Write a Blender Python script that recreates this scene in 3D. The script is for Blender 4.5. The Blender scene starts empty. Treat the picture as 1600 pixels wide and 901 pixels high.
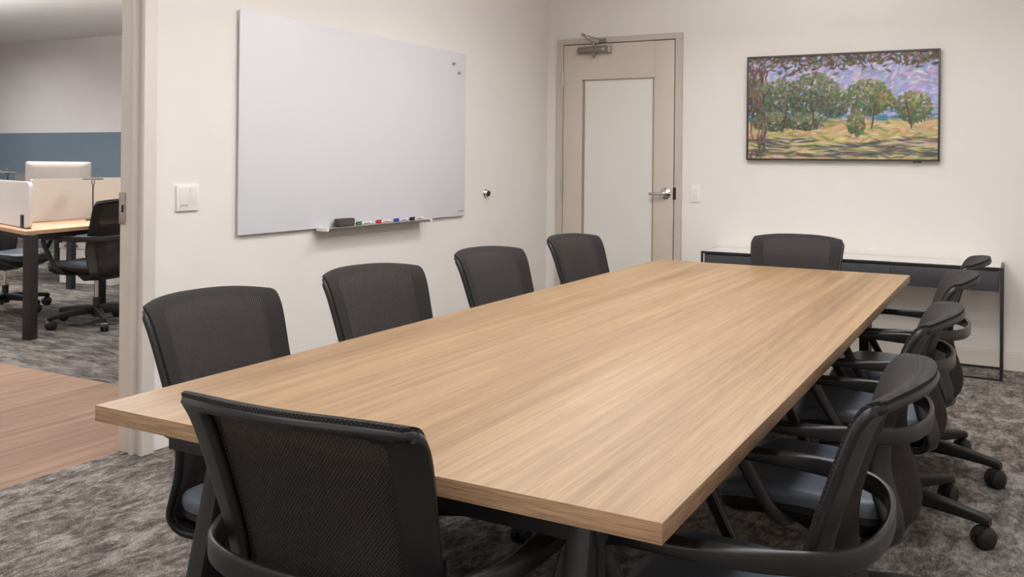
import bpy, bmesh, math, random
from mathutils import Vector, Matrix
import numpy as np

random.seed(7)
scene = bpy.context.scene
COL = scene.collection
PI = math.pi

# ------------------------------------------------------------------ materials
def srgb(r, g, b):
    f = lambda c: (c/255/12.92) if c/255 <= .04045 else ((c/255+.055)/1.055)**2.4
    return (f(r), f(g), f(b), 1)

class NT:
    def __init__(self, name):
        self.m = bpy.data.materials.new(name); self.m.use_nodes = True
        self.t = self.m.node_tree; self.b = self.t.nodes['Principled BSDF']
    def n(self, typ, **kw):
        x = self.t.nodes.new(typ)
        for k, v in kw.items():
            if k in x.inputs: x.inputs[k].default_value = v
            else: setattr(x, k, v)
        return x
    def l(self, a, b): self.t.links.new(a, b)
    def coord(self, scale=(1, 1, 1), rot=(0, 0, 0), kind='Object'):
        tc = self.n('ShaderNodeTexCoord'); mp = self.n('ShaderNodeMapping')
        mp.inputs['Scale'].default_value = scale; mp.inputs['Rotation'].default_value = rot
        self.l(tc.outputs[kind], mp.inputs['Vector']); return mp.outputs['Vector']
    def noise(self, vec, scale, detail=4, rough=.55, dist=0):
        x = self.n('ShaderNodeTexNoise', Scale=scale, Detail=detail, Roughness=rough, Distortion=dist)
        self.l(vec, x.inputs['Vector']); return x.outputs['Fac']
    def ramp(self, fac, stops):
        r = self.n('ShaderNodeValToRGB'); e = r.color_ramp.elements
        while len(e) < len(stops): e.new(.5)
        for i, (p, c) in enumerate(stops): e[i].position = p; e[i].color = c
        self.l(fac, r.inputs['Fac']); return r.outputs['Color']
    def mix(self, fac, a, b, mode='MIX'):
        x = self.n('ShaderNodeMix', data_type='RGBA', blend_type=mode)
        for s, v in ((0, fac), (6, a), (7, b)):
            if hasattr(v, 'is_linked'): self.l(v, x.inputs[s])
            else: x.inputs[s].default_value = v
        return x.outputs[2]
    def bump(self, h, strength=.2, dist=.002):
        x = self.n('ShaderNodeBump', Strength=strength, Distance=dist)
        self.l(h, x.inputs['Height']); self.l(x.outputs['Normal'], self.b.inputs['Normal'])

def plain(name, col, rough=.5, metal=0, spec=.5, var=.04, nscale=30, bump=0):
    k = NT(name); v = k.coord()
    f = k.noise(v, nscale, 3)
    c0 = tuple(max(0, x*(1-var)) for x in col[:3])+(1,); c1 = tuple(min(1, x*(1+var)) for x in col[:3])+(1,)
    k.l(k.ramp(f, [(.3, c0), (.7, c1)]), k.b.inputs['Base Color'])
    k.b.inputs['Roughness'].default_value = rough; k.b.inputs['Metallic'].default_value = metal
    k.b.inputs['Specular IOR Level'].default_value = spec
    if bump: k.bump(k.noise(v, nscale*8, 2), bump, .0008)
    return k.m

M = {}
M['wall'] = plain('wall_paint', srgb(226, 220, 213), .75, spec=.2, var=.012, nscale=3, bump=.03)
M['office_wall'] = plain('office_wall_paint', srgb(214, 207, 202), .8, spec=.2, var=.02, nscale=2)
M['ceiling'] = plain('ceiling_paint', srgb(232, 229, 225), .9, spec=.1, var=.02, nscale=2)
M['blue_panel'] = plain('blue_grey_felt', srgb(112, 124, 134), .95, spec=.1, var=.08, nscale=60)
M['trim'] = plain('trim_paint', srgb(212, 203, 193), .45, var=.02, nscale=4)
M['base'] = plain('baseboard_paint', srgb(216, 207, 195), .5, var=.02, nscale=4)
M['door_frame'] = plain('door_frame_paint', srgb(190, 179, 166), .4, var=.02, nscale=4)
M['door'] = plain('door_paint', srgb(200, 187, 173), .4, var=.02, nscale=4)
M['door_panel'] = plain('door_panel_frosted', srgb(217, 213, 205), .3, var=.01, nscale=3)
M['bead'] = plain('door_bead_shaded', srgb(150, 138, 124), .4)  # darker than the door: the shadow along the bead is put into its colour
M['gap'] = plain('shadow_gap', srgb(38, 31, 27), .85)
M['steel'] = plain('satin_steel', srgb(190, 188, 184), .28, metal=1, nscale=90)
M['chrome'] = plain('polished_chrome', srgb(215, 215, 215), .12, metal=1)
M['closer'] = plain('closer_metal', srgb(138, 132, 124), .4, metal=.6)
M['alu'] = plain('anodised_aluminium', srgb(176, 172, 166), .38, metal=.55)
M['board'] = plain('glass_board', srgb(212, 210, 212), .38, spec=.35, var=.006, nscale=2)
M['white_plastic'] = plain('white_plastic', srgb(232, 226, 220), .35, var=.01)
M['white_plastic2'] = plain('white_plastic_rocker', srgb(226, 219, 212), .3, var=.01)
M['grey_mark'] = plain('grey_mark', srgb(120, 116, 112), .6)
M['black_plastic'] = plain('black_plastic', srgb(27, 26, 27), .42, spec=.5, var=.06, nscale=120, bump=.12)
M['black_base'] = plain('black_base_plastic', srgb(30, 29, 28), .5, spec=.4, var=.06, nscale=120, bump=.1)
M['arm'] = plain('black_arm_plastic', srgb(33, 31, 30), .34, spec=.5, var=.05, nscale=120, bump=.1)
M['dark_metal'] = plain('dark_powder_coat', srgb(33, 31, 31), .45, spec=.5, var=.05, nscale=150, bump=.08)
M['seat'] = plain('charcoal_vinyl', srgb(86, 93, 102), .38, spec=.5, var=.1, nscale=220, bump=.25)
M['console_body'] = plain('console_lacquer', srgb(60, 60, 62), .4, var=.04)
M['console_leg'] = plain('console_steel', srgb(46, 43, 42), .4, metal=.3)
M['console_top'] = plain('console_white_stone', srgb(218, 213, 207), .25, var=.02)
M['eraser'] = plain('dark_felt', srgb(84, 78, 72), .95, spec=.1, var=.25, nscale=150, bump=.3)
M['tv_frame'] = plain('display_frame', srgb(58, 50, 46), .4, var=.06)
M['red'] = plain('red_ink', srgb(196, 52, 66), .4); M['blue'] = plain('blue_ink', srgb(54, 72, 160), .4)
M['green'] = plain('green_ink', srgb(70, 120, 80), .4); M['black'] = plain('black_ink', srgb(36, 36, 38), .4)
M['screen_felt'] = plain('white_privacy_felt', srgb(214, 209, 203), .9, spec=.1, var=.03, nscale=80)
M['screen_felt2'] = plain('cream_privacy_felt', srgb(194, 186, 175), .9, spec=.1, var=.03, nscale=80)
M['silver'] = plain('silver_monitor_back', srgb(148, 141, 134), .5, metal=.2, nscale=4)
M['box'] = plain('white_carton', srgb(222, 218, 212), .7)
M['grey_panel'] = plain('grey_modesty_panel', srgb(92, 90, 90), .7)

# woven black-brown fabric of the chair backs; see-through knit in the middle
def fabric(name, alpha, lo, hi):
    k = NT(name)
    tc = k.n('ShaderNodeTexCoord')
    outs = []
    for rz in (.9, -.9):
        mp = k.n('ShaderNodeMapping'); mp.inputs['Rotation'].default_value = (0, rz, 0)
        k.l(tc.outputs['Object'], mp.inputs['Vector'])
        w = k.n('ShaderNodeTexWave', Scale=62); w.bands_direction = 'Z'
        k.l(mp.outputs['Vector'], w.inputs['Vector']); outs.append(w.outputs['Fac'])
    mx = k.n('ShaderNodeMath', operation='MULTIPLY'); k.l(outs[0], mx.inputs[0]); k.l(outs[1], mx.inputs[1])
    c = k.ramp(mx.outputs[0], [(0, lo), (1, hi)])
    k.l(c, k.b.inputs['Base Color']); k.b.inputs['Roughness'].default_value = .85
    k.b.inputs['Specular IOR Level'].default_value = .2
    k.b.inputs['Alpha'].default_value = alpha
    k.bump(mx.outputs[0], .35, .001)
    return k.m
M['fabric'] = fabric('woven_chair_fabric', 1.0, srgb(28, 26, 25), srgb(70, 65, 62))
M['mesh'] = fabric('see_through_chair_mesh', .88, srgb(40, 36, 35), srgb(82, 75, 71))

def wood_top():
    k = NT('light_oak_laminate')
    v = k.coord((1, .035, 1)); v2 = k.coord((1, .012, 1)); v3 = k.coord((1, .10, 1))
    broad = k.noise(v, 9, 5, .6, .6); streak = k.noise(v2, 45, 5, .65); fine = k.noise(k.coord((1, .025, 1)), 210, 3, .65); patch = k.noise(v3, 3, 3)
    c = k.ramp(broad, [(.28, srgb(137, 108, 75)), (.5, srgb(157, 128, 92)), (.75, srgb(170, 143, 107))])
    c = k.mix(k.ramp(streak, [(.35, (0, 0, 0, 1)), (.62, (1, 1, 1, 1))]), k.mix(1, c, (.70, .66, .62, 1), 'MULTIPLY'), c)
    c = k.mix(k.ramp(fine, [(.40, (.2, .2, .2, 1)), (.52, (1, 1, 1, 1))]), k.mix(1, c, (.78, .74, .69, 1), 'MULTIPLY'), c)
    c = k.mix(k.ramp(patch, [(.3, (0, 0, 0, 1)), (.7, (.35, .35, .35, 1))]), c, srgb(149, 122, 98))
    k.l(c, k.b.inputs['Base Color']); k.b.inputs['Roughness'].default_value = .46
    k.b.inputs['Specular IOR Level'].default_value = .3
    k.bump(fine, .12, .0006)
    return k.m
M['oak'] = wood_top()
def wood_edge(name, sc, dark=1.0):
    k = NT(name); v = k.coord(sc)
    a = k.noise(v, 330, 4, .65, .3); b = k.noise(v, 14, 3)
    c = k.ramp(a, [(.36, srgb(116*dark, 88*dark, 63*dark)), (.64, srgb(190*dark, 155*dark, 119*dark))])
    c = k.mix(.3, c, k.ramp(b, [(.3, srgb(150*dark, 118*dark, 88*dark)), (.7, srgb(186*dark, 150*dark, 114*dark))]))
    k.l(c, k.b.inputs['Base Color']); k.b.inputs['Roughness'].default_value = .5
    return k.m
M['oak_edge_x'] = wood_edge('oak_edge_band_ends', (.03, 1, 1))
M['oak_edge_y'] = wood_edge('oak_edge_band_sides_shaded', (1, .03, 1), .92)  # darkened: the shade on the long side edge is painted in
M['desk_wood'] = wood_edge('desk_oak', (.3, .04, 1), 1.12)

def carpet(name, ax, light=1.0):
    k = NT(name)
    v = k.coord((1, .5, 1) if ax == 'y' else (.3, 1, 1)); v0 = k.coord()
    a = k.noise(v, 13, 6, .72, .4); b = k.noise(v, 48, 4, .7); c = k.noise(v0, 2.2, 2); f = k.noise(v0, 210, 3, .9); g = k.noise(v0, 110, 3, .75)
    s = k.n('ShaderNodeMath', operation='MULTIPLY_ADD'); k.l(b, s.inputs[0]); s.inputs[1].default_value = .55; k.l(a, s.inputs[2])
    s2 = k.n('ShaderNodeMath', operation='MULTIPLY_ADD'); k.l(c, s2.inputs[0]); s2.inputs[1].default_value = .18; k.l(s.outputs[0], s2.inputs[2])
    L = light
    col = k.ramp(s2.outputs[0], [(.72, srgb(76*L, 70*L, 65*L)), (.86, srgb(114*L, 107*L, 101*L)), (.99, srgb(148*L, 141*L, 134*L))])
    col = k.mix(1, col, k.ramp(f, [(.34, (.12, .12, .12, 1)), (.66, (.9, .9, .9, 1))]), 'OVERLAY')
    col = k.mix(.6, col, k.ramp(g, [(.35, (.3, .3, .3, 1)), (.65, (.7, .7, .7, 1))]), 'OVERLAY')
    br = k.n('ShaderNodeTexBrick', Scale=1.0); br.offset = 0
    br.inputs['Color1'].default_value = br.inputs['Color2'].default_value = (1, 1, 1, 1); br.inputs['Mortar'].default_value = (.72, .72, .72, 1)
    br.inputs['Mortar Size'].default_value = .0018; br.inputs['Brick Width'].default_value = .61; br.inputs['Row Height'].default_value = .61
    k.l(v0, br.inputs['Vector'])
    col = k.mix(1, col, br.outputs['Color'], 'MULTIPLY')
    k.l(col, k.b.inputs['Base Color']); k.b.inputs['Roughness'].default_value = 1
    k.b.inputs['Specular IOR Level'].default_value = .05
    k.bump(f, .8, .004)
    return k.m
M['carpet'] = carpet('mottled_taupe_carpet', 'y')
M['carpet2'] = carpet('mottled_taupe_carpet_office', 'x', .84)
def planks():
    k = NT('wood_plank_floor')
    v = k.coord((1, .05, 1)); v0 = k.coord((1, 1, 1), (0, 0, PI/2))
    a = k.noise(v, 14, 6, .65, 1.2); b = k.noise(v, 80, 3)
    c = k.ramp(a, [(.25, srgb(108, 84, 66)), (.5, srgb(136, 108, 87)), (.78, srgb(160, 131, 108))])
    c = k.mix(k.ramp(b, [(.35, (.5, .5, .5, 1)), (.6, (1, 1, 1, 1))]), k.mix(1, c, (.86, .84, .82, 1), 'MULTIPLY'), c)
    br = k.n('ShaderNodeTexBrick', Scale=1.0); br.offset = .37
    br.inputs['Color1'].default_value = (1, 1, 1, 1); br.inputs['Color2'].default_value = (.9, .89, .88, 1); br.inputs['Mortar'].default_value = (.66, .64, .62, 1)
    br.inputs['Mortar Size'].default_value = .0012; br.inputs['Brick Width'].default_value = 1.2; br.inputs['Row Height'].default_value = .18
    k.l(v0, br.inputs['Vector'])
    c = k.mix(1, c, br.outputs['Color'], 'MULTIPLY')
    k.l(c, k.b.inputs['Base Color']); k.b.inputs['Roughness'].default_value = .75; k.b.inputs['Specular IOR Level'].default_value = .2
    return k.m
M['planks'] = planks()

# ------------------------------------------------------------------ geometry helpers
def link(name, bm, mat, parent=None, sharp=40, loc=None):
    me = bpy.data.meshes.new(name); bm.normal_update(); bm.to_mesh(me); bm.free()
    for m in (mat if isinstance(mat, (list, tuple)) else [mat]): me.materials.append(m)
    if sharp:
        me.polygons.foreach_set('use_smooth', [True]*len(me.polygons)); me.set_sharp_from_angle(angle=math.radians(sharp))
    o = bpy.data.objects.new(name, me); COL.objects.link(o)
    if parent: o.parent = parent
    if loc: o.location = loc
    return o
def empty(name, loc=(0, 0, 0), rz=0):
    o = bpy.data.objects.new(name, None); COL.objects.link(o); o.location = loc; o.rotation_euler = (0, 0, rz); o.empty_display_size = .1
    return o
def tag(o, label=None, cat=None, group=None, kind=None):
    if label: o['label'] = label
    if cat: o['category'] = cat
    if group: o['group'] = group
    if kind: o['kind'] = kind
    return o
def box(bm, x0, x1, y0, y1, z0, z1, bev=0, mi=0, rot=None):
    vs = [bm.verts.new((x, y, z)) for z in (z0, z1) for y in (y0, y1) for x in (x0, x1)]
    fs = [bm.faces.new([vs[i] for i in q]) for q in ((0, 2, 3, 1), (4, 5, 7, 6), (0, 1, 5, 4), (2, 6, 7, 3), (0, 4, 6, 2), (1, 3, 7, 5))]
    for f in fs: f.material_index = mi
    if bev:
        es = list({e for f in fs for e in f.edges})
        r = bmesh.ops.bevel(bm, geom=es, offset=bev, segments=2, affect='EDGES', profile=.6)
        vs = list({v for f in r['faces'] for v in f.verts} | {v for v in vs if v.is_valid})
    if rot:
        bmesh.ops.transform(bm, matrix=rot, verts=[v for v in vs if v.is_valid])
    return bm
def mkbox(name, dims, mat, parent=None, bev=0, rot=None):
    return link(name, box(bmesh.new(), *dims, bev=bev, rot=rot), mat, parent)
def loft(bm, rings, cap=True, closed=True):
    R = [[bm.verts.new(p) for p in r] for r in rings]
    n = len(R[0])
    for a, b in zip(R, R[1:]):
        for i in range(n if closed else n-1):
            bm.faces.new((a[i], a[(i+1) % n], b[(i+1) % n], b[i]))
    if cap and closed:
        bm.faces.new(R[0][::-1]); bm.faces.new(R[-1])
    return R
def rrect(w, h, r, n=3):
    pts = []
    r = min(r, w/2-1e-5, h/2-1e-5)
    for cx, cy, a0 in ((w/2-r, h/2-r, 0), (-w/2+r, h/2-r, 90), (-w/2+r, -h/2+r, 180), (w/2-r, -h/2+r, 270)):
        for i in range(n+1):
            a = math.radians(a0+90*i/n); pts.append((cx+r*math.cos(a), cy+r*math.sin(a)))
    return pts
def sweep(bm, path, sec, up=(0, 0, 1), n=3):
    """sweep a rounded rectangle (w across, h along up) down a path; sec(i, t) -> (w, h, r)"""
    P = [Vector(p) for p in path]; rings = []; up = Vector(up); m = len(P)
    for i, p in enumerate(P):
        t = (P[min(i+1, m-1)]-P[max(i-1, 0)]).normalized()
        s = t.cross(up).normalized(); u = s.cross(t).normalized()
        w, h, r = sec(i, i/(m-1))
        rings.append([p+s*a+u*b for a, b in rrect(w, h, r, n)])
    loft(bm, rings)
    return bm
def lathe(bm, prof, n=24, c=(0, 0, 0), axis='z', ring_cap=True):
    rings = []
    for r, z in prof:
        ring = []
        for i in range(n):
            a = 2*PI*i/n; x, y = r*math.cos(a), r*math.sin(a)
            q = {'z': (x, y, z), 'y': (x, z, y), 'x': (z, x, y)}[axis]
            ring.append((c[0]+q[0], c[1]+q[1], c[2]+q[2]))
        rings.append(ring)
    loft(bm, rings, cap=ring_cap)
    bmesh.ops.recalc_face_normals(bm, faces=bm.faces[:])
    return bm
def catmull(pts, per=4):
    P = [np.array(p, float) for p in pts]; P = [2*P[0]-P[1]]+P+[2*P[-1]-P[-2]]; out = []
    for i in range(1, len(P)-2):
        for k in range(per):
            t = k/per; a, b, c, d = P[i-1:i+3]
            out.append(.5*((2*b)+(c-a)*t+(2*a-5*b+4*c-d)*t*t+(3*b-a-3*c+d)*t**3))
    out.append(P[-2]); return [tuple(p) for p in out]
def dup(root, loc, rz):
    r = root.copy(); COL.objects.link(r); r.location = loc; r.rotation_euler = (0, 0, rz)
    for k in ('label', 'group', 'category'):
        if k in r: del r[k]
    for ch in list(root.children):
        c = ch.copy(); COL.objects.link(c); c.parent = r
        for g in list(ch.children):
            d = g.copy(); COL.objects.link(d); d.parent = c
    return r
def structure(name, dims, mat, bev=0):
    return tag(mkbox(name, dims, mat, bev=bev), kind='structure')

# ------------------------------------------------------------------ room shell
RX, RY0, RZ = 4.75, -7.6, 2.75            # right wall, rear wall, ceiling
TW = .1355                                # left wall thickness
DJ = -3.8326                              # far jamb of the doorway (near face)
structure('floor', (-.1155, RX, RY0, 0, -.05, 0), M['carpet'])
structure('floor.001', (-7.0, -.1155, RY0, -3.0666, -.05, 0), M['planks'])
structure('floor.002', (-14, -.1155, -3.0666, 2.4, -.05, 0), M['carpet2'])
structure('wall_back', (-.1155, RX, 0, .12, 0, RZ), M['wall'])
# left wall with its doorway opening
bm = bmesh.new()
box(bm, -.1155, 0, DJ+.0625, 0, 0, RZ); box(bm, -.1155, 0, RY0, DJ-1.2225, 0, RZ); box(bm, -.1155, 0, DJ-1.2225, DJ+.0625, 2.4605, RZ)
tag(link('wall_left', bm, M['wall'], sharp=0), kind='structure')
structure('wall_right', (RX, RX+.12, RY0, 0, 0, RZ), M['wall'])
structure('wall_rear', (-.1155, RX, RY0-.12, RY0, 0, RZ), M['wall'])
structure('ceiling', (-.1155, RX, RY0, 0, RZ, RZ+.1), M['ceiling'])
structure('ceiling.001', (-14, -.1155, RY0, 2.4, 3.0, 3.1), M['ceiling'])
structure('wall_far', (-14, -.1155, 2.2, 2.4, 0, 3.0), M['office_wall'])
structure('wall_far_panel', (-14, -.1155, 2.17, 2.2, 0, 1.625), M['blue_panel'])
structure('wall_office_side', (-.1155, 0, .12, 2.4, 0, 3.0), M['office_wall'])
structure('wall_office_end', (-14.1, -14, RY0, 2.4, 0, 3.0), M['office_wall'])
structure('wall_office_rear', (-14, -.1155, RY0-.12, RY0, 0, 3.0), M['office_wall'])
def baseboard(name, pts):
    bm = bmesh.new()
    for (x0, x1, y0, y1, ax) in pts:
        box(bm, x0, x1, y0, y1, 0, .105)
        if ax == 'b': box(bm, x0, x1, y1-.007, y1, .105, .119)
        else: box(bm, x0, x0+.007, y0, y1, .105, .119)
    tag(link(name, bm, M['base'], sharp=0), kind='structure')
baseboard('baseboard_back', [(1.115, RX, -.014, 0, 'b')])
# ---------------- doorway (door_2): frame, stops, strike plate
d2 = tag(empty('door_2', (0, DJ, 0)), kind='structure')
def jamb(bm, y0, s):      # s=+1: far jamb, y0 its opening face; built along +y
    def B(x0, x1, a, b): box(bm, x0, x1, min(y0+s*a, y0+s*b), max(y0+s*a, y0+s*b), 0, 2.40, bev=.002)
    B(-.133, -.052, .002, .062)           # office-side part with the rabbet face
    B(-.0515, -.028, -.012, .062)         # stop
    B(-.0275, -.0005, .006, .062)         # recess behind the casing
    B(.0, .02, -.002, .062)               # room-side casing
bm = bmesh.new(); jamb(bm, 0, 1); jamb(bm, -1.16, -1)
box(bm, -.133, .02, -1.222, .062, 2.4005, 2.46, bev=.002)
link('door_frame', bm, M['trim'], d2)
bm = bmesh.new(); box(bm, -.134, -.098, -.004, .003, .98, 1.115, bev=.001); link('strike_plate', bm, M['steel'], d2)
bm = bmesh.new(); box(bm, -.116, -.104, -.006, -.002, 1.03, 1.062); link('latch_hole', bm, M['gap'], d2)
# ---------------- closed door in the back wall (door_1)
d1 = tag(empty('door_1', (.6, 0, 0)), kind='structure')
X0, X1, DT = .0963-.6, 1.1068-.6, 2.2179
HX0, HX1, HT = .1505-.6, 1.0483-.6, 2.168
bm = bmesh.new()
box(bm, X0, HX0-.004, -.03, -.0005, 0, HT+.006); box(bm, HX1+.009, X1, -.03, -.0005, 0, HT+.006); box(bm, X0, X1, -.03, -.0005, HT+.0065, DT)
link('door_frame', bm, M['door_frame'], d1)
bm = bmesh.new(); box(bm, HX0-.0035, HX1+.0085, -.004, -.001, 0, HT+.006); link('frame_gap', bm, M['gap'], d1)
QX0, QX1, QT = .311-.6, .8941-.6, 1.898
bm = bmesh.new()
box(bm, HX0, QX0, -.024, -.004, .01, HT, bev=.002); box(bm, QX1, HX1, -.024, -.004, .01, HT, bev=.002)
box(bm, QX0, QX1, -.024, -.004, QT, HT); box(bm, QX0, QX1, -.024, -.004, .01, .26)
link('door_leaf', bm, M['door'], d1)
bm = bmesh.new()
for a in ((QX0, QX0+.018, .26, QT), (QX1-.012, QX1, .26, QT)): box(bm, a[0], a[1], -.020, -.006, a[2], a[3])
box(bm, QX0, QX1, -.020, -.006, QT-.008, QT)
link('panel_bead', bm, M['bead'], d1)
bm = bmesh.new(); box(bm, QX0+.018, QX1-.012, -.014, -.006, .26, QT-.008); link('door_panel', bm, M['door_panel'], d1)
for z in (1.913, 1.088, .28):
    bm = bmesh.new(); lathe(bm, [(.0075, z-.065), (.0075, z+.065)], 12, (HX0-.006, -.034, 0)); box(bm, HX0-.02, HX0+.004, -.031, -.026, z-.06, z+.06)
    link('hinge', bm, M['steel'], d1)
h = empty('door_handle', (.989-.6, -.024, 1.039)); h.parent = d1
bm = bmesh.new(); lathe(bm, [(.0, 0), (.040, 0), (.042, -.006), (.036, -.012), (.022, -.016), (.014, -.02), (.013, -.05), (0, -.05)], 28, axis='y'); link('rose', bm, M['chrome'], h)
bm = bmesh.new()
sweep(bm, catmull([(.012, -.05, 0), (-.01, -.056, 0), (-.06, -.054, -.001), (-.112, -.05, -.003)], 4), lambda i, t: (.012, .024-.004*t, .005))
link('lever', bm, M['steel'], h)
bm = bmesh.new(); box(bm, HX1-.0, HX1+.022, -.0325, -.022, .995, 1.085); link('strike_plate', bm, M['gap'], d1)
c = empty('door_closer', (.42-.6, -.024, 2.122)); c.parent = d1
bm = bmesh.new(); rings = []
for x, s in ((-.136, .75), (-.128, 1), (.10, 1), (.12, .92)): rings.append([(x, -.028+a*s, b*s) for a, b in rrect(.05, .052, .02, 4)])
loft(bm, rings); link('closer_body', bm, M['closer'], c)
bm = bmesh.new(); box(bm, .118, .136, -.05, -.003, -.027, .027, bev=.004); lathe(bm, [(0, 0), (.012, 0), (.012, -.006), (0, -.006)], 14, (.085, -.053, 0), 'y'); link('end_bracket', bm, M['steel'], c)
bm = bmesh.new(); lathe(bm, [(0, -.06), (.010, -.06), (.014, -.03), (.010, .03), (.009, .055), (0, .055)], 14, (-.005, -.028, 0)); link('spindle', bm, M['closer'], c)
bm = bmesh.new()
sweep(bm, [(-.005, -.028, .052), (-.078, -.07, .108)], lambda i, t: (.018, .007, .003))
sweep(bm, [(-.078, -.07, .115), (.05, -.03, .075), (.066, -.02, .07)], lambda i, t: (.014, .007, .003))
lathe(bm, [(0, .10), (.011, .10), (.011, .125), (0, .125)], 12, (-.078, -.07, 0)); box(bm, .035, .09, -.024, -.004, .052, .082, bev=.003)
link('closer_arm', bm, M['closer'], c)

# ------------------------------------------------------------------ things on the walls
# whiteboard
wb = tag(empty('whiteboard', (0, -2.28, .9006)), 'large frameless white glass marker board on the left wall', 'whiteboard')
WY0, WY1, WH = -3.2962+2.28, -1.2627+2.28, 1.0761
bm = bmesh.new(); box(bm, .014, .022, WY0, WY1, 0, WH, bev=.0015); link('board_panel', bm, M['board'], wb)
for y in (WY0+.2, WY1-.2):
    for z in (.15, WH-.15):
        bm = bmesh.new(); lathe(bm, [(0, .001), (.02, .001), (.02, .0138), (0, .0138)], 18, (0, y, z), 'x'); link('wall_mount', bm, M['alu'], wb)
TY0, TY1 = -2.733+2.28, -1.77+2.28
bm = bmesh.new()
rings = [[(x, y, z) for x, z in ((.001, -.012), (.022, -.012), (.092, -.004), (.096, .002), (.092, .004), (.022, -.0005), (.001, -.0005))] for y in (TY0, TY1)]
loft(bm, rings); bmesh.ops.recalc_face_normals(bm, faces=bm.faces[:])
tray = link('pen_tray', bm, M['alu'], wb, sharp=20)
for y in (TY0-.003, TY1+.003):
    bm = bmesh.new(); box(bm, .023, .098, y-.009, y+.009, -.014, .008, bev=.003); link('end_cap', bm, M['white_plastic2'], tray)
bm = bmesh.new()
lathe(bm, [(.0085, 0), (.0085, .0006), (.006, .0006), (.006, 0)], 16, (.022, -1.336+2.28, .03), 'x', False)
for i in range(3): box(bm, .022, .0226, -1.318+2.28+i*.016, -1.306+2.28+i*.016, .027, .034)
link('maker_mark', bm, M['grey_mark'], wb, sharp=0)
# eraser
er = tag(empty('whiteboard_eraser', (.062, -2.56, .9006+.0048)), 'dark grey felt eraser at left end of the whiteboard tray', 'eraser')
bm = bmesh.new(); rings = []
for z, s in ((.006, .98), (.012, 1), (.034, 1), (.041, .94)): rings.append([(a*s, b*s, z) for a, b in rrect(.048, .135, .014, 4)])
loft(bm, rings); link('felt_body', bm, M['eraser'], er)
bm = bmesh.new(); loft(bm, [[(a, b, z) for a, b in rrect(.044, .13, .012, 4)] for z in (.0, .006)]); link('grip', bm, M['black_plastic'], er)
# markers
def make_marker(y, ink, label):
    r = tag(empty('marker_pen', (.066, y, .9006+.0125), 0), label, 'marker', 'marker pens on the whiteboard tray')
    bm = bmesh.new(); lathe(bm, [(0, -.052), (.006, -.052), (.0085, -.047), (.0085, .06), (.006, .064), (0, .064)], 14, axis='y'); link('barrel', bm, M['white_plastic'], r)
    bm = bmesh.new(); lathe(bm, [(0, -.068), (.007, -.068), (.0095, -.064), (.0095, -.03), (0, -.03)], 14, axis='y'); box(bm, -.002, .012, -.066, -.026, .008, .0115); link('cap', bm, ink, r)
    bm = bmesh.new()
    for i in range(5): box(bm, .0078, .0092, -.012+i*.011, -.004+i*.011, -.003+(i % 2)*.001, .003)
    box(bm, -.003, .003, -.015, .045, .0082, .009); link('printed_label', bm, ink, r)
make_marker(-2.395, M['green'], 'green whiteboard marker next to the eraser')
make_marker(-2.215, M['red'], 'red capped whiteboard marker on the tray')
make_marker(-2.045, M['blue'], 'blue capped whiteboard marker on the tray')
make_marker(-1.885, M['black'], 'black capped whiteboard marker at right end of the tray')
for y, z, lb in ((-1.427, 1.898, 'upper small silver magnet at top right of the whiteboard'), (-1.359, 1.845, 'lower small silver magnet at top right of the whiteboard')):
    bm = bmesh.new(); lathe(bm, [(0, 0), (.012, 0), (.012, .004), (.006, .006), (.006, .016), (.009, .02), (0, .02)], 18, axis='x')
    tag(link('magnet', bm, M['chrome'], loc=(.022, y, z)), lb, 'magnet', 'magnets on the whiteboard')
# wall control plate by the doorway
p = tag(empty('wall_control', (0, -3.588, 1.087)), 'white square control plate on the wall left of the whiteboard', 'wall switch')
bm = bmesh.new(); box(bm, 0, .012, -.0625, .0625, -.057, .057, bev=.003); link('plate', bm, M['white_plastic'], p)
bm = bmesh.new(); box(bm, .012, .0132, -.050, .004, -.044, .046, bev=.001); link('keypad', bm, M['white_plastic2'], p)
bm = bmesh.new(); box(bm, .012, .0132, .008, .050, -.034, .046, bev=.001); link('rocker', bm, M['white_plastic2'], p)
bm = bmesh.new()
for i in range(5): box(bm, .0132, .0136, -.043+i*.0075, -.038+i*.0075, -.0345+(i % 2)*.0008, -.030)
link('printed_mark', bm, M['grey_mark'], p)
# light switch by the door
p = tag(empty('light_switch', (1.21, 0, 1.0415)), 'white rocker light switch right of the door', 'light switch')
bm = bmesh.new(); box(bm, -.036, .036, -.008, 0, -.062, .062, bev=.003); link('plate', bm, M['white_plastic'], p)
bm = bmesh.new(); box(bm, -.017, .017, -.0105, -.008, -.033, .033, bev=.0015); link('rocker', bm, M['white_plastic2'], p)
bm = bmesh.new(); box(bm, -.006, .006, -.0125, -.0105, -.018, .018, bev=.001); link('slider', bm, M['white_plastic'], p)
# door bumper
p = tag(empty('wall_bumper', (0, -.956, 1.0394)), 'small round metal door bumper on the wall right of the whiteboard', 'door stop')
bm = bmesh.new(); lathe(bm, [(0, 0), (.031, 0), (.031, .004), (.024, .012), (.024, .020), (.020, .024), (0, .024)], 24, axis='x'); link('cup', bm, M['chrome'], p)
bm = bmesh.new(); lathe(bm, [(0, .024), (.018, .024), (.018, .032), (.012, .036), (0, .036)], 20, axis='x'); link('rubber_pad', bm, M['gap'], p)

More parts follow.
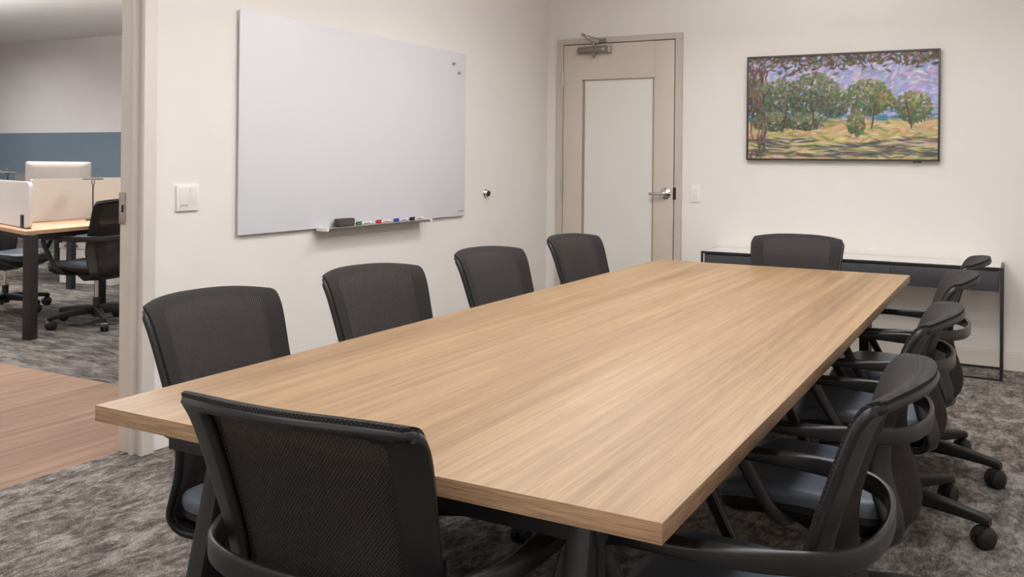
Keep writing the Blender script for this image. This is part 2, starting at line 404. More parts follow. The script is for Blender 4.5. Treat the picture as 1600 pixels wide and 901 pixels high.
# framed display with a landscape picture (a generic invented one)
TX0, TX1, TZ0, TZ1 = 1.5846, 2.8208, 1.2891, 2.0126
tv = tag(empty('framed_display', ((TX0+TX1)/2, 0, TZ0)), 'thin dark framed wall display showing a green landscape painting', 'picture')
tw, th = (TX1-TX0)/2, TZ1-TZ0
bm = bmesh.new()
for a in ((-tw, -tw+.012, 0, th), (tw-.012, tw, 0, th)): box(bm, a[0], a[1], -.040, -.012, a[2], a[3], bev=.0015)
box(bm, -tw+.012, tw-.012, -.040, -.012, 0, .013); box(bm, -tw+.012, tw-.012, -.040, -.012, th-.013, th)
link('frame', bm, M['tv_frame'], tv)
bm = bmesh.new(); box(bm, -tw+.01, tw-.01, -.030, -.012, .01, th-.01); box(bm, -.3, .3, -.012, 0, .1, .6); link('back_cover', bm, M['tv_frame'], tv)
bm = bmesh.new(); box(bm, .46, .51, -.036, -.02, -.008, .002, bev=.002); link('sensor', bm, M['tv_frame'], tv)
def paint(nx, ny):
    rg = np.random.RandomState(5)
    A = np.zeros((ny, nx, 3)); yy, xx = np.mgrid[0:ny, 0:nx]; X = xx/nx; Y = yy/ny      # Y up
    def c(*v): return np.array(v, float)
    sky = c(168, 164, 194)*(1-Y[..., None]*.25)+c(40, 40, 44)*(Y[..., None]*.25)
    A[:] = sky
    A[Y < .42] = c(60, 118, 138)
    A[Y < .36] = c(176, 154, 112)
    def dab(x, y, L, w, ang, col, al=.85):
        r = int(L*1.3)+2; x0, x1, y0, y1 = max(0, int(x)-r), min(nx, int(x)+r+1), max(0, int(y)-r), min(ny, int(y)+r+1)
        if x0 >= x1 or y0 >= y1: return
        u = xx[y0:y1, x0:x1]-x; v = yy[y0:y1, x0:x1]-y; ca, sa = math.cos(ang), math.sin(ang)
        d = ((u*ca+v*sa)/L)**2+((-u*sa+v*ca)/w)**2
        m = np.clip(1.4*(1-d), 0, 1)[..., None]*al
        A[y0:y1, x0:x1] = A[y0:y1, x0:x1]*(1-m)+np.array(col)*m
    S = nx/300
    def fill(n, reg, pal, L, w, ang, jit=.5, al=.8):
        for _ in range(n):
            for _k in range(12):
                x, y = rg.rand(), rg.rand()
                if reg(x, y): break
            else: continue
            col = np.array(pal[rg.randint(len(pal))])+rg.randn(3)*9
            dab(x*nx, y*ny, L*S*(.6+.8*rg.rand()), w*S*(.7+.6*rg.rand()), ang+rg.randn()*jit, col, al)
    fill(900, lambda x, y: y > .40, [(176, 172, 204), (158, 156, 200), (192, 184, 198), (170, 160, 184), (138, 146, 200)], 8, 3, .5)
    fill(160, lambda x, y: .39 < y < .47, [(48, 108, 140), (60, 140, 140), (84, 120, 168), (150, 176, 190)], 8, 2, 0, .15)
    fill(700, lambda x, y: y < .38, [(188, 164, 116), (176, 150, 104), (196, 160, 124), (150, 144, 92), (202, 180, 140), (122, 126, 76)], 11, 2.6, .05, .25)
    # tree line: a loose mass on the left, round bushes to the right
    blobs = [(.05, .60, .09, .20), (.19, .58, .11, .20), (.36, .62, .14, .21), (.47, .54, .09, .14), (.65, .58, .12, .17), (.73, .52, .06, .09), (.88, .48, .09, .15), (.59, .34, .045, .13), (.14, .36, .12, .09), (.31, .36, .12, .08)]
    for bx, by, rx, ry in blobs:
        def ins(x, y): return ((x-bx)/rx)**2+((y-by)/ry)**2 < 1
        for _ in range(int(5200*rx*ry*4)):
            a, r = rg.rand()*2*PI, math.sqrt(rg.rand())
            x, y = bx+rx*r*math.cos(a), by+ry*r*math.sin(a)
            lit = (y-by)/ry*.6+(x-bx)/rx*.2+rg.randn()*.35
            pal = [(72, 84, 58), (98, 106, 66), (134, 130, 84), (182, 156, 104)] if bx > .55 else [(62, 70, 56), (90, 96, 72), (124, 124, 92), (166, 156, 114)]
            col = np.array(pal[int(np.clip(1.3+lit*1.6, 0, 3))])+rg.randn(3)*10
            dab(x*nx, y*ny, 4.5*S, 2.2*S, rg.rand()*PI, col, .8)
    for tx, lean in ((.2, .02), (.37, -.02), (.67, .02), (.87, -.03)):
        for k in range(14): dab((tx+lean*k/14)*nx, (.30+k*.017)*ny, 4*S, 1.5*S, PI/2, (74, 54, 46), .85)
    # dark bough of foliage along the top edge, thinning to the right
    fill(520, lambda x, y: y > .985-.16*rg.rand()*(1.2-.5*abs(x-.3)), [(70, 62, 50), (92, 78, 58), (58, 70, 50), (110, 64, 56), (96, 100, 74)], 6, 2.2, .3, .9)
    # tree-shadow streaks over the grass
    fill(420, lambda x, y: .02 < y < .17+.03*math.sin(x*9), [(62, 66, 66), (74, 78, 60), (84, 84, 96), (110, 100, 78), (190, 168, 150), (170, 156, 96)], 16, 1.8, -.06, .12)
    fill(150, lambda x, y: x < .10 and y < .9, [(74, 60, 54), (92, 72, 60), (112, 88, 80)], 8, 2.2, 1.4, .3)
    return np.clip(A, 0, 255)
NX, NY = 330, 190
img = paint(NX, NY)/255.
lin = np.where(img <= .04045, img/12.92, ((img+.055)/1.055)**2.4)
sw, z0, z1 = tw-.012, .013, th-.013
verts = [(-sw+2*sw*i/NX, -.032, z0+(z1-z0)*j/NY) for j in range(NY+1) for i in range(NX+1)]
faces = [(j*(NX+1)+i, j*(NX+1)+i+1, (j+1)*(NX+1)+i+1, (j+1)*(NX+1)+i) for j in range(NY) for i in range(NX)]
me = bpy.data.meshes.new('screen'); me.from_pydata(verts, [], faces)
at = me.color_attributes.new('paint', 'FLOAT_COLOR', 'CORNER')
buf = np.ones((NY*NX, 4, 4), np.float32); buf[:, :, :3] = lin.reshape(-1, 1, 3)
at.data.foreach_set('color', buf.ravel())
k = NT('landscape_picture'); va = k.n('ShaderNodeVertexColor'); va.layer_name = 'paint'
nz = k.noise(k.coord(), 160, 3, .6)
k.l(k.mix(.45, va.outputs['Color'], k.ramp(nz, [(.3, (.25, .25, .25, 1)), (.7, (.75, .75, .75, 1))]), 'OVERLAY'), k.b.inputs['Base Color'])
k.b.inputs['Roughness'].default_value = .6
k.l(va.outputs['Color'], k.b.inputs['Emission Color']); k.b.inputs['Emission Strength'].default_value = .12
me.materials.append(k.m)
sc_o = bpy.data.objects.new('screen', me); COL.objects.link(sc_o); sc_o.parent = tv

# ------------------------------------------------------------------ console table against the back wall
GX0, GX1, GY, GZ = 1.3677, 3.1877, -.3732, .6658
g = tag(empty('console_table', ((GX0+GX1)/2, GY/2, 0)), 'low black console with white top and thin steel frame legs under the picture', 'console table')
gw, gd = (GX1-GX0)/2, .18
bm = bmesh.new()
box(bm, -gw, gw, -gd-.006, -gd+.012, GZ-.012, GZ, bev=.001); box(bm, -gw, -gw+.014, -gd+.012, gd, GZ-.012, GZ); box(bm, gw-.014, gw, -gd+.012, gd, GZ-.012, GZ)
box(bm, gw-.014, gw, -gd, gd, 0, .014)
for s in (-1, 1):
    x0, x1 = (gw-.014, gw) if s > 0 else (-gw, -gw+.014)
    box(bm, x0, x1, -gd-.006, -gd+.010, 0, GZ-.012, bev=.001); box(bm, x0, x1, gd-.016, gd, 0, GZ-.012)
    box(bm, x0, x1, -gd+.010, gd-.016, 0, .014)
box(bm, -gw+.014, gw-.014, gd-.014, gd, 0, .014); box(bm, -gw+.014, gw-.014, -gd-.004, -gd+.010, 0, .012)
link('steel_frame', bm, M['console_leg'], g)
bm = bmesh.new(); box(bm, -gw+.013, gw-.013, -gd+.010, gd-.002, GZ-.014, GZ+.002); link('top', bm, M['console_top'], g)
bm = bmesh.new(); box(bm, -gw+.02, gw-.02, -gd+.012, gd-.004, GZ-.142, GZ-.015); link('case', bm, M['console_body'], g)
for i in range(3):
    w3 = (2*gw-.044)/3; xa = -gw+.022+i*w3
    bm = bmesh.new(); box(bm, xa+.0015, xa+w3-.0015, -gd-.002, -gd+.012, GZ-.142, GZ-.022, bev=.001); link('drawer_front', bm, M['console_body'], g)

# ------------------------------------------------------------------ conference table
TBX0, TBX1, TBY0, TBY1, TBZ = 1.5435, 2.811, -5.2, -1.7035, .737
TH = .0335
tcx, tcy = (TBX0+TBX1)/2, (TBY0+TBY1)/2
tb = tag(empty('conference_table', (tcx, tcy, 0)), 'long light oak conference table with black steel legs', 'table')
bm = bmesh.new(); hx, hy = (TBX1-TBX0)/2, (TBY1-TBY0)/2
box(bm, -hx, hx, -hy, hy, TBZ-TH, TBZ, bev=.0015)
bm.normal_update()
for f in bm.faces:
    n = f.normal
    f.material_index = 0 if n.z > .6 else (1 if abs(n.y) > .6 else (2 if abs(n.x) > .6 else 0))
link('tabletop', bm, [M['oak'], M['oak_edge_x'], M['oak_edge_y']], tb, sharp=30)
for ye, sg in ((-5.06, -1), (-1.86, 1)):
    y = ye-tcy
    bm = bmesh.new(); box(bm, 1.63-tcx, 2.66-tcx, y-.02, y+.02, .625, TBZ-TH-.004, bev=.003); box(bm, 1.6-tcx, 2.72-tcx, y-.05, y+.05, TBZ-TH-.006, TBZ-TH)
    link('cross_rail', bm, M['dark_metal'], tb)
    for x, sx in ((1.80, -1), (2.63, 1)):
        X = x-tcx
        for d in (1, -1):                 # each end is a splayed pair of tapered blades
            bm = bmesh.new(); rings = []
            for z, off, w, lean in ((.70, .0, .03, 0), (.35, .05, .075, .015), (.0, .10, .12, .03)):
                cy_ = y+d*.016+(d*off if d*sg > 0 else 0); w = w if d*sg > 0 else .032; cxx = X+sx*lean*(1 if sx < 0 else .1)
                rings.append([(cxx+a, cy_+b, z) for a, b in rrect(.045, w, .008, 2)])
            loft(bm, rings); bmesh.ops.recalc_face_normals(bm, faces=bm.faces[:])
            link('leg', bm, M['dark_metal'], tb)
bm = bmesh.new(); box(bm, -.03, .03, -1.58, 1.56, .64, TBZ-TH-.004, bev=.003); link('spine_rail', bm, M['dark_metal'], tb)

# ------------------------------------------------------------------ meeting chair (faces +y, origin on the floor under the column)
CEN = [(-.302, .890), (-.284, .888), (-.260, .875), (-.228, .826), (-.193, .72), (-.170, .63), (-.167, .56), (-.177, .50), (-.196, .44), (-.207, .39), (-.199, .345), (-.170, .314), (-.125, .300), (-.075, .296)]
SID = [(-.240, .874), (-.222, .872), (-.203, .858), (-.180, .815), (-.145, .71), (-.116, .62), (-.102, .56), (-.096, .50), (-.106, .44), (-.122, .39), (-.134, .355), (-.134, .335), (-.118, .315), (-.08, .306)]
WID = [.219, .228, .231, .228, .218, .211, .207, .205, .204, .204, .202, .196, .184, .162]
PER = 4
_c = catmull([(a[0], a[1], b[0], b[1], w) for (a, b, w) in zip(CEN, SID, WID)], PER)
def back_pt(u, r):
    yc, zc, ys, zs, w = _c[r]
    k = abs(u)
    return Vector((w*u, yc+(ys-yc)*k**2.2, zc+(zs-zc)*k**3.0))
US = [-1, -.97, -.93, -.88, -.82, -.76, -.68, -.58, -.45, -.3, -.15, 0, .15, .3, .45, .58, .68, .76, .82, .88, .93, .97, 1]
NR = len(_c)
def back_grid(shrink=1.0):
    P = [[back_pt(u*shrink, r) for u in US] for r in range(NR)]
    N = [[None]*len(US) for _ in range(NR)]
    for r in range(NR):
        for i in range(len(US)):
            a = P[min(r+1, NR-1)][i]-P[max(r-1, 0)][i]; b = P[r][min(i+1, len(US)-1)]-P[r][max(i-1, 0)]
            n = a.cross(b).normalized()
            if n.y < 0 and r < NR-10: n = -n
            N[r][i] = n
    for r in range(NR):                    # consistent orientation (towards the sitter)
        for i in range(len(US)):
            k = N[r-1][i] if r else Vector((0, .35, .9))
            if N[r][i].dot(k) < 0: N[r][i] = -N[r][i]
    for _ in range(4):                     # relax, so offsets do not cross at the corners
        N = [[sum((N[min(max(r+a, 0), NR-1)][min(max(i+b, 0), len(US)-1)] for a in (-1, 0, 1) for b in (-1, 0, 1)), Vector()).normalized() for i in range(len(US))] for r in range(NR)]
    return P, N
def back_solid(cells, front, depth, shrink=1.0, lipw=.0):
    P, N = back_grid(shrink); bm = bmesh.new(); F = {}; B = {}; E_ = {}
    cs = set(cells)
    for r, i in cs:
        for dr, di, k0, k1 in ((-1, 0, (r, i), (r, i+1)), (0, 1, (r, i+1), (r+1, i+1)), (1, 0, (r+1, i+1), (r+1, i)), (0, -1, (r+1, i), (r, i))):
            if (r+dr, i+di) not in cs:
                q = P[r+1][i]+P[r+1][i+1]+P[r][i]+P[r][i+1]
                for k in (k0, k1): E_.setdefault(k, []).append((P[k0[0]][k0[1]]+P[k1[0]][k1[1]])/2-q/4)
    M_ = {}
    def vf(r, i):
        if (r, i) not in F:
            F[r, i] = bm.verts.new(P[r][i]+N[r][i]*front); B[r, i] = bm.verts.new(P[r][i]+N[r][i]*(front-depth))
            if (r, i) in E_:
                d = sum((e.normalized() for e in E_[r, i]), Vector()); d = d-N[r][i]*d.dot(N[r][i])
                if d.length > 1e-6: d.normalize()
                M_[r, i] = bm.verts.new(P[r][i]+N[r][i]*(front-depth/2)+d*lipw)
        return F[r, i], B[r, i], M_.get((r, i))
    for r, i in sorted(cs):
        q = [(r, i), (r, i+1), (r+1, i+1), (r+1, i)]
        f = [vf(*k) for k in q]
        bm.faces.new([a[0] for a in f]); bm.faces.new([a[1] for a in f][::-1])
        for (dr, di), (k0, k1) in (((-1, 0), (0, 1)), ((0, 1), (1, 2)), ((1, 0), (2, 3)), ((0, -1), (3, 0))):
            if (r+dr, i+di) not in cs:
                bm.faces.new((f[k0][0], f[k0][2], f[k1][2], f[k1][0])); bm.faces.new((f[k0][2], f[k0][1], f[k1][1], f[k1][2]))
    bmesh.ops.recalc_face_normals(bm, faces=bm.faces[:])
    return bm
NU = len(US)-1
R_TOP, R_BOT = 2*PER, NR-1-2*PER        # rows where the frame opening starts and ends
def in_open(r, i): 
    if not (R_TOP <= r < R_BOT and 5 <= i < NU-5): return False
    if r == R_TOP and (i == 5 or i == NU-6): return False
    return True
ALLC = [(r, i) for r in range(NR-1) for i in range(NU)]
def make_chair(name, lift=0):
    t = empty(name)
    L = lift
    def up(bm): 
        if L: bmesh.ops.translate(bm, verts=bm.verts[:], vec=(0, 0, L))
        return bm
    fr = back_solid([c for c in ALLC if not in_open(*c)], -.003, .017, lipw=.004)
    frame = link('back_frame', up(fr), M['black_plastic'], t, sharp=75)
    link('back_upholstery', up(back_solid([c for c in ALLC if not in_open(*c)], 0.004, .0075, .985, .001)), M['fabric'], t, sharp=60)
    link('back_mesh', up(back_solid([c for c in ALLC if in_open(*c)], 0.004, .0045, .985)), M['mesh'], t, sharp=60)
    # seat cushion
    bm = bmesh.new(); rings = []
    def seat_ring(s, z):
        out = []
        for i in range(48):
            a = 2*PI*i/48; ca, sa = math.cos(a), math.sin(a); e = .42
            x = abs(ca)**e*(1 if ca >= 0 else -1); y = abs(sa)**e*(1 if sa >= 0 else -1)
            yy = .075+y*.225*s; wd = .216+.028*(y*s+1)/2
            zz = z
            if yy > .20: zz -= .028*((yy-.20)/.10)**2
            zz += .012*abs(x*s)**2.5 - .006
            zz -= .010*max(0, -y*s)
            out.append((x*wd*s, yy, zz))
        return out
    for s, z in ((.0001, .372), (.9, .372), (.985, .380), (1, .395), (.995, .408), (.975, .416), (.93, .421), (.8, .424), (.5, .423), (.2, .422), (.0001, .422)): rings.append(seat_ring(s, z))
    loft(bm, rings, cap=False); bmesh.ops.remove_doubles(bm, verts=bm.verts[:], dist=.0004); bmesh.ops.recalc_face_normals(bm, faces=bm.faces[:])
    link('seat', up(bm), M['seat'], t)
    bm = bmesh.new(); rings = [[(x*k, .075+(y-.075)*k, z2+(z-.372)) for x, y, z in seat_ring(1, .372)] for k, z2 in ((.55, .325), (.85, .338), (.97, .36), (.975, .382))]
    loft(bm, rings); bmesh.ops.recalc_face_normals(bm, faces=bm.faces[:])
    link('seat_pan', up(bm), M['black_base'], t)
    bm = bmesh.new(); rings = []
    for y, w, z0, z1 in ((-.13, .16, .292, .318), (-.06, .17, .275, .33), (.06, .15, .262, .335), (.14, .10, .29, .335)):
        rings.append([(a, y, (z0+z1)/2+b) for a, b in rrect(w, z1-z0, .012, 3)])
    loft(bm, rings); bmesh.ops.recalc_face_normals(bm, faces=bm.faces[:]); link('tilt_mechanism', up(bm), M['black_base'], t)
    # continuous hoop arm
    half = [(.284, .222, .588), (.288, .19, .597), (.290, .13, .600), (.289, .05, .600), (.282, -.03, .600), (.262, -.10, .600), (.222, -.165, .599), (.16, -.203, .598), (.08, -.221, .597)]
    path = half+[(0, -.226, .597)]+[(-x, y, z) for x, y, z in half[::-1]]
    path = catmull(path, 4); n = len(path)
    def sec(i, tt):
        k = abs(tt-.5)*2                   # 0 rear .. 1 front end
        s = min(1, max(0, (k-.45)/.3)); s = s*s*(3-2*s)
        return (.014+.034*s, .042-.018*s, .006)
    hoop = link('armrest_hoop', up(sweep(bmesh.new(), path, sec, n=3)), M['arm'], t, sharp=50)
    for s in (1, -1):
        pts = catmull([(s*.284, .225, .592), (s*.283, .228, .565), (s*.278, .205, .51), (s*.268, .155, .42), (s*.260, .128, .375), (s*.235, .105, .348), (s*.18, .09, .338), (s*.10, .08, .33)], 3)
        bm = sweep(bmesh.new(), pts, lambda i, tt: (.034, .013, .005), up=(s*.9, -.35, .25), n=2)
        bmesh.ops.recalc_face_normals(bm, faces=bm.faces[:])
        link('arm_support', up(bm), M['arm'], t, sharp=50)
    # column
    bm = bmesh.new(); lathe(bm, [(0, .06), (.030, .06), (.032, .13), (.025, .14), (.025, .205), (0, .205)], 20); link('column_sleeve', bm, M['black_base'], t)
    bm = bmesh.new(); lathe(bm, [(0, .2), (.014, .2), (.014, .275+L), (0, .275+L)], 16); link('gas_lift', bm, M['chrome'], t)
    # five-star base: one moulding
    bm = bmesh.new(); lathe(bm, [(0, .075), (.038, .075), (.044, .10), (.040, .128), (.028, .137), (0, .137)], 20)
    cast = bmesh.new()
    for j in range(5):
        a = 2*PI*j/5+PI/2; ca, sa = math.cos(a), math.sin(a)
        ring = [(.02, .106), (.08, .112), (.18, .108), (.28, .098), (.345, .090), (.362, .085)]
        wd = [.060, .054, .046, .038, .034, .026]; ht = [.056, .054, .046, .037, .034, .026]
        rings = []
        for (rr, z), w, hh in zip(ring, wd, ht):
            rings.append([(rr*ca-p*sa, rr*sa+p*ca, z+q) for p, q in rrect(w, hh, .009, 3)])
        loft(bm, rings)
    bmesh.ops.recalc_face_normals(bm, faces=bm.faces[:])
    link('star_base', bm, M['black_base'], t, sharp=45)
    for j in range(5):
        a = 2*PI*j/5+PI/2; ca, sa = math.cos(a), math.sin(a)
        bm = bmesh.new(); sw_ = .35+.9*math.sin(j*2.3+1)       # each caster swivelled its own way
        for q in (-.0155, .0155):
            lathe(bm, [(0, q-.012), (.029, q-.012), (.0345, q-.008), (.0345, q+.008), (.029, q+.012), (0, q+.012)], 28, (-.012, 0, .035), 'y')
        rings = []
        for k2 in range(9):
            an = math.radians(-15+k2*22); rr = .038
            rings.append([(-.012+(rr+d)*math.cos(an), p, .035+(rr+d)*math.sin(an)) for p, d in ((-.012, 0), (.012, 0), (.012, -.004), (-.012, -.004))])
        loft(bm, rings); lathe(bm, [(0, .06), (.011, .06), (.011, .092), (0, .092)], 12)
        bmesh.ops.recalc_face_normals(bm, faces=bm.faces[:])
        bmesh.ops.transform(bm, matrix=Matrix.Translation((.350*ca, .350*sa, 0)) @ Matrix.Rotation(a+sw_, 4, 'Z'), verts=bm.verts[:])
        link('caster', bm, M['black_plastic'], t, sharp=45)
    return t
proto = make_chair('meeting_chair')
chairs = [
    ((2.262, -5.17, 0), .05, 'black meeting chair at the near end of the table, seen from behind', 270),
    ((1.520, -4.648, 0), -PI/2-.03, 'black meeting chair on the table side by the whiteboard, nearest the open doorway', 200),
    ((1.512, -3.94, 0), -PI/2-.16, 'black meeting chair under the left half of the whiteboard, second from the doorway', 170),
    ((1.508, -3.12, 0), -PI/2-.125, 'black meeting chair below the right edge of the whiteboard, third from the doorway', 190),
    ((1.500, -2.26, 0), -PI/2-.14, 'black meeting chair in front of the closed door, farthest along the whiteboard side', 160),
    ((2.25, -1.77, 0), PI, 'black meeting chair at the far end of the table in front of the console', 180),
    ((2.835, -4.66, 0), PI/2, 'black meeting chair nearest the camera on the right side of the table', 96),
    ((2.84, -3.83, 0), PI/2, 'black meeting chair second from the camera along the right table side', 30),
    ((2.845, -2.95, 0), PI/2+.08, 'black meeting chair third from the camera along the right table side', -17),
    ((2.865, -2.29, 0), PI/2, 'black meeting chair at the right table side closest to the console', -16)]
for i, (loc, rz, lb, dr) in enumerate(chairs):
    o = proto if i == 0 else dup(proto, loc, rz)
    o.location = loc; o.rotation_euler = (0, 0, rz)
    for c in o.children:
        if c.name.startswith(('star_base', 'caster')): c.rotation_euler = (0, 0, math.radians(dr)-rz-PI/2)   # world direction of one spoke
    tag(o, lb, 'chair', 'meeting chairs around the conference table')

# ------------------------------------------------------------------ open office beyond the doorway
C0 = Vector((-2.72, -2.566, 0)); DA = Vector((-.215, .977, 0)).normalized(); DB = Vector((-.958, .285, 0)).normalized(); DZ = .75
dk = tag(empty('office_desk', C0), 'oak topped bench desk on black square legs beyond the doorway', 'desk')
poly = [Vector((0, 0, 0)), DA*2.3, DA*2.3+Vector((-1.0, -.1, 0)), DB*1.12]
bm = bmesh.new(); loft(bm, [[(p.x, p.y, z) for p in poly] for z in (DZ-.026, DZ)]); bmesh.ops.recalc_face_normals(bm, faces=bm.faces[:]); link('desktop', bm, M['desk_wood'], dk, sharp=20)
def bar(bm, a, b, w, h):
    sweep(bm, [a, b], lambda i, t: (w, h, .004)); return bm
bm = bmesh.new(); zr = DZ-.026-.019
i0 = DA*.07+DB*.05
bar(bm, (i0.x, i0.y, zr), tuple((DA*2.2+DB*.05).xy)+(zr,), .04, .036); bar(bm, (i0.x, i0.y, zr), tuple((DB*1.02+DA*.07).xy)+(zr,), .04, .036)
link('steel_frame', bm, M['dark_metal'], dk)
for q in (Vector((-.01, .045, 0)), Vector((-.98, 1.33, 0)), DB*1.06+DA*.05):
    bm = bmesh.new(); R_ = Matrix.Translation(q) @ Matrix.Rotation(.22, 4, 'Z')
    box(bm, -.034, .034, -.034, .034, 0, DZ-.026, bev=.003, rot=R_); link('leg', bm, M['dark_metal'], dk)
bm = bmesh.new(); a, b = DB*.70+DA*1.3, DB*.70+DA*2.2
bar(bm, (a.x, a.y, .55), (b.x, b.y, .55), .018, .30); link('modesty_panel', bm, M['grey_panel'], dk)
# privacy screens standing on the desk
def screen(name, a, b, z0, z1, th_, mat, label, r=.04):
    o = empty(name, (a.x, a.y, z0)); d = (b-a); L_ = d.length; d.normalize()
    ang = math.atan2(d.y, d.x); o.rotation_euler = (0, 0, ang)
    bm = bmesh.new(); h_ = z1-z0
    rings = [[(L_/2+p, y, h_/2+q) for p, q in rrect(L_, h_, r, 5)] for y in (-th_/2, th_/2)]
    loft(bm, rings); bmesh.ops.recalc_face_normals(bm, faces=bm.faces[:])
    es = [e for e in bm.edges if len(e.link_faces) == 2 and e.calc_face_angle(0) > 1.2]
    bmesh.ops.bevel(bm, geom=es, offset=.004, segments=2, affect='EDGES')
    link('felt_panel', bm, mat, o, sharp=40)
    tag(o, label, 'desk screen', 'privacy screens on the office desks'); return o, L_
PB0 = Vector((-2.885, -2.42, 0)); PB1 = PB0+DB*.92
o, L_ = screen('desk_screen', PB1, PB0, DZ+.005, 1.085, .028, M['screen_felt'], 'white round-cornered desk screen at the near end of the office desk')
bm = bmesh.new(); box(bm, L_-.165, L_-.105, -.022, -.012, .0, .092, bev=.004); box(bm, L_-.165, L_-.105, .012, .022, .02, .092, bev=.004); box(bm, L_-.165, L_-.03, -.022, .012, -.0045, .002); link('clamp', bm, M['black_plastic'], o)
SA0 = Vector((-3.478, -2.028, 0)); SA1 = SA0+DA*1.7
o, L_ = screen('desk_screen', SA0, SA1, DZ+.002, 1.09, .024, M['screen_felt2'], 'long cream desk screen running along the middle of the office desk', .012)
# second workstation behind, mostly hidden by the screens
dk2 = tag(empty('office_desk', (-5.45, -.35, 0), .2), 'second office desk half hidden behind the cream desk screen', 'desk')
bm = bmesh.new(); box(bm, -.7, .7, -.65, .65, .724, .75, bev=.002); link('desktop', bm, M['desk_wood'], dk2)
for x in (-.65, .65):
    for y in (-.6, .6):
        bm = bmesh.new(); box(bm, x-.03, x+.03, y-.03, y+.03, 0, .724); link('leg', bm, M['dark_metal'], dk2)
# monitor seen from the back
mo = tag(empty('computer_monitor', (-5.12, -.65, .75), math.radians(28)), 'silver computer monitor seen from behind above the cream desk screen', 'monitor')
bm = bmesh.new(); rings = []
for y, s in ((0, 1), (-.012, 1), (-.028, .93), (-.04, .7)):
    rings.append([(a*s, y, .27+b*s) for a, b in rrect(.66, .40, .025, 4)])
loft(bm, rings); bmesh.ops.recalc_face_normals(bm, faces=bm.faces[:]); link('housing', bm, M['silver'], mo)
bm = bmesh.new(); box(bm, -.31, .31, .0, .003, .09, .45); link('display_panel', bm, M['black'], mo)
bm = bmesh.new(); sweep(bm, [(0, -.03, .2), (0, -.09, .06), (0, -.09, .004)], lambda i, t: (.14, .012, .004), up=(0, 1, 0.01)); box(bm, -.09, .09, -.12, .06, 0, .006, bev=.002); link('stand', bm, M['silver'], mo)
# slim disc lamps
def lamp(loc, hgt, R_, label):
    t = tag(empty('desk_lamp', loc), label, 'lamp', 'slim disc lamps on the office desks')
    bm = bmesh.new(); lathe(bm, [(0, 0), (.055, 0), (.055, .008), (.012, .012), (0, .012)], 22); link('base', bm, M['black_plastic'], t)
    bm = bmesh.new(); lathe(bm, [(0, .01), (.0055, .01), (.0055, hgt-.055), (0, hgt-.055)], 10)
    for s in (1, -1): sweep(bm, [(0, 0, hgt-.06), (s*.016, 0, hgt-.045), (s*.018, 0, hgt-.015)], lambda i, tt: (.006, .006, .002), up=(0, 1, 0))
    link('stem', bm, M['black_plastic'], t)
    bm = bmesh.new(); lathe(bm, [(0, hgt-.012), (R_*.95, hgt-.012), (R_, hgt-.006), (R_*.9, hgt), (.02, hgt+.004), (.012, hgt+.02), (0, hgt+.02)], 28); link('shade', bm, M['black_plastic'], t)
    bm = bmesh.new(); lathe(bm, [(0, hgt-.0175), (R_*.93, hgt-.0175), (R_*.95, hgt-.012), (0, hgt-.012)], 28); link('diffuser', bm, M['white_plastic'], t)
lamp((-3.37, -1.56, DZ), .345, .082, 'black disc desk lamp in front of the cream desk screen')
lamp((-6.00, -.62, DZ), .37, .082, 'black disc desk lamp left of the silver monitor')
screen('desk_screen', Vector((-6.6, -.15, 0)), Vector((-5.55, .12, 0)), .752, 1.07, .024, M['grey_panel'], 'grey desk screen behind the left desk lamp', .012)
# office chairs of the same make, raised higher
oc = make_chair('office_chair', .068)
oc.location = (-2.86, -1.90, 0); oc.rotation_euler = (0, 0, math.radians(98))
tag(oc, 'black mesh office chair at the office desk, cut by the door frame', 'chair', 'office chairs at the office desk')
o = dup(oc, (-4.06, -1.86, 0), math.radians(-80))
tag(o, 'black office chair tucked under the far side of the office desk', 'chair', 'office chairs at the office desk')
# white storage carton on the floor
bx = tag(empty('storage_carton', (-4.95, -.18, 0), math.radians(10)), 'white storage carton on the carpet behind the office chair', 'box')
bm = bmesh.new(); box(bm, -.33, .33, -.33, .33, 0, .34, bev=.004); link('carton_body', bm, M['box'], bx)
bm = bmesh.new(); box(bm, -.335, .335, -.335, .335, .345, .40, bev=.004); link('lid', bm, M['box'], bx)
bm = bmesh.new()
for i in range(4): box(bm, -.27+i*.05, -.24+i*.05, -.337, -.335, .36, .385)
link('printed_mark', bm, M['grey_mark'], bx)

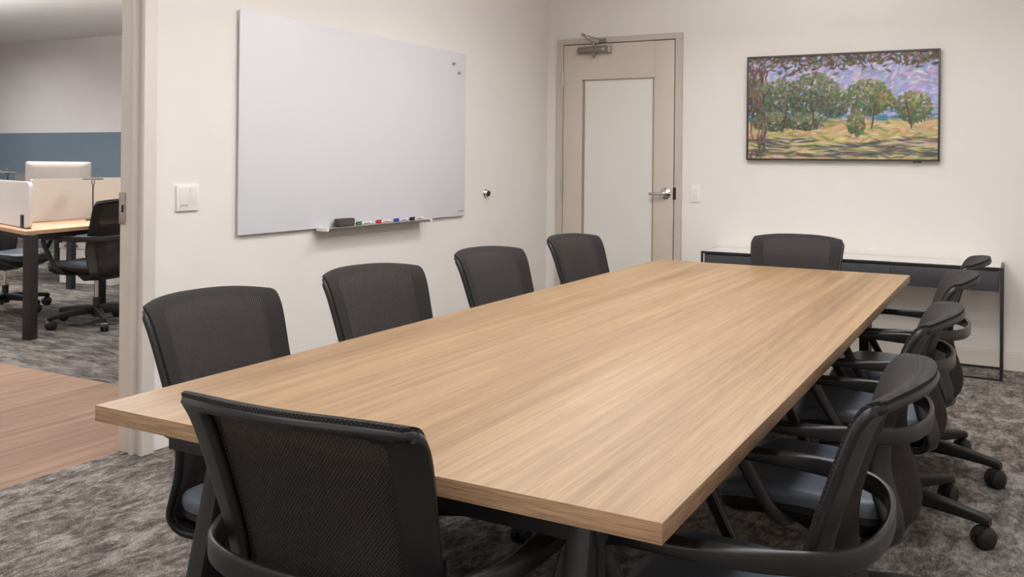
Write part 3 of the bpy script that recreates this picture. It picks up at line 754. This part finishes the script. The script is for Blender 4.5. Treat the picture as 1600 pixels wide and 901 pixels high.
# ------------------------------------------------------------------ lighting
def area(name, loc, sx, sy, power, col=(.935, .955, 1), spread=180, rot=(0, 0, 0), shape='RECTANGLE'):
    l = bpy.data.lights.new(name, 'AREA'); l.shape = shape; l.size = sx; l.size_y = sy; l.energy = power; l.color = col; l.spread = math.radians(spread)
    o = bpy.data.objects.new(name, l); COL.objects.link(o); o.location = loc; o.rotation_euler = rot; return o
for x in (1.45, 3.15):
    for y, e in ((-1.9, 17), (-3.3, 13), (-4.8, 10.5), (-6.3, 13)):
        area('downlight', (x, y, RZ-.01), .3, .3, e, spread=170)
area('ceiling_bounce_fill', (2.2, -3.3, 2.2), .2, 4.6, 95, rot=(PI, 0, 0))          # fill added without a fixture, bounced off the ceiling to lift the walls
for x in (-2.2, -5.5, -9.5):
    for y in (-5.5, -2.6, .3):
        area('office_light', (x, y, 2.99), .9, .9, 46, spread=170)
area('office_ceiling_fill', (-5.5, -1.8, 2.3), 6, .3, 320, rot=(PI, 0, 0))  # added only to brighten the office ceiling, stands for no lamp
area('rear_fill', (2.9, -7.5, 1.55), 2.6, 1.6, 14, rot=(PI/2, 0, 0))          # added fill behind the camera to lift the lower walls, no real source
w = bpy.data.worlds.new('World'); scene.world = w; w.use_nodes = True
w.node_tree.nodes['Background'].inputs[0].default_value = (.9, .92, 1, 1); w.node_tree.nodes['Background'].inputs[1].default_value = .05

# ------------------------------------------------------------------ camera (level view with lens shift, slight roll)
F, CY, YAW, ROLL = 1435.48, 251.91, math.radians(28.8965), math.radians(.5431)
fw = Vector((-math.sin(YAW), math.cos(YAW), 0)); rt = Vector((math.cos(YAW), math.sin(YAW), 0)); upv = Vector((0, 0, 1))
r2 = rt*math.cos(ROLL)+upv*math.sin(ROLL); u2 = upv*math.cos(ROLL)-rt*math.sin(ROLL)
cam = bpy.data.cameras.new('camera'); cam.sensor_width = 36; cam.sensor_fit = 'HORIZONTAL'; cam.lens = F/1600*36
cam.shift_x = 0; cam.shift_y = -(450.5-CY)/1600; cam.clip_start = .05
co = bpy.data.objects.new('camera', cam); COL.objects.link(co)
mw = Matrix.Identity(4)
for i, v in enumerate((r2, u2, -fw)):
    for j in range(3): mw[j][i] = v[j]
mw.translation = Vector((3.2644, -6.4879, 1.265)); co.matrix_world = mw
scene.camera = co
scene.view_settings.view_transform = 'Standard'; scene.view_settings.look = 'None'
scene.view_settings.exposure = 0; scene.view_settings.gamma = 1
scene.cycles.max_bounces = 8; scene.cycles.diffuse_bounces = 5
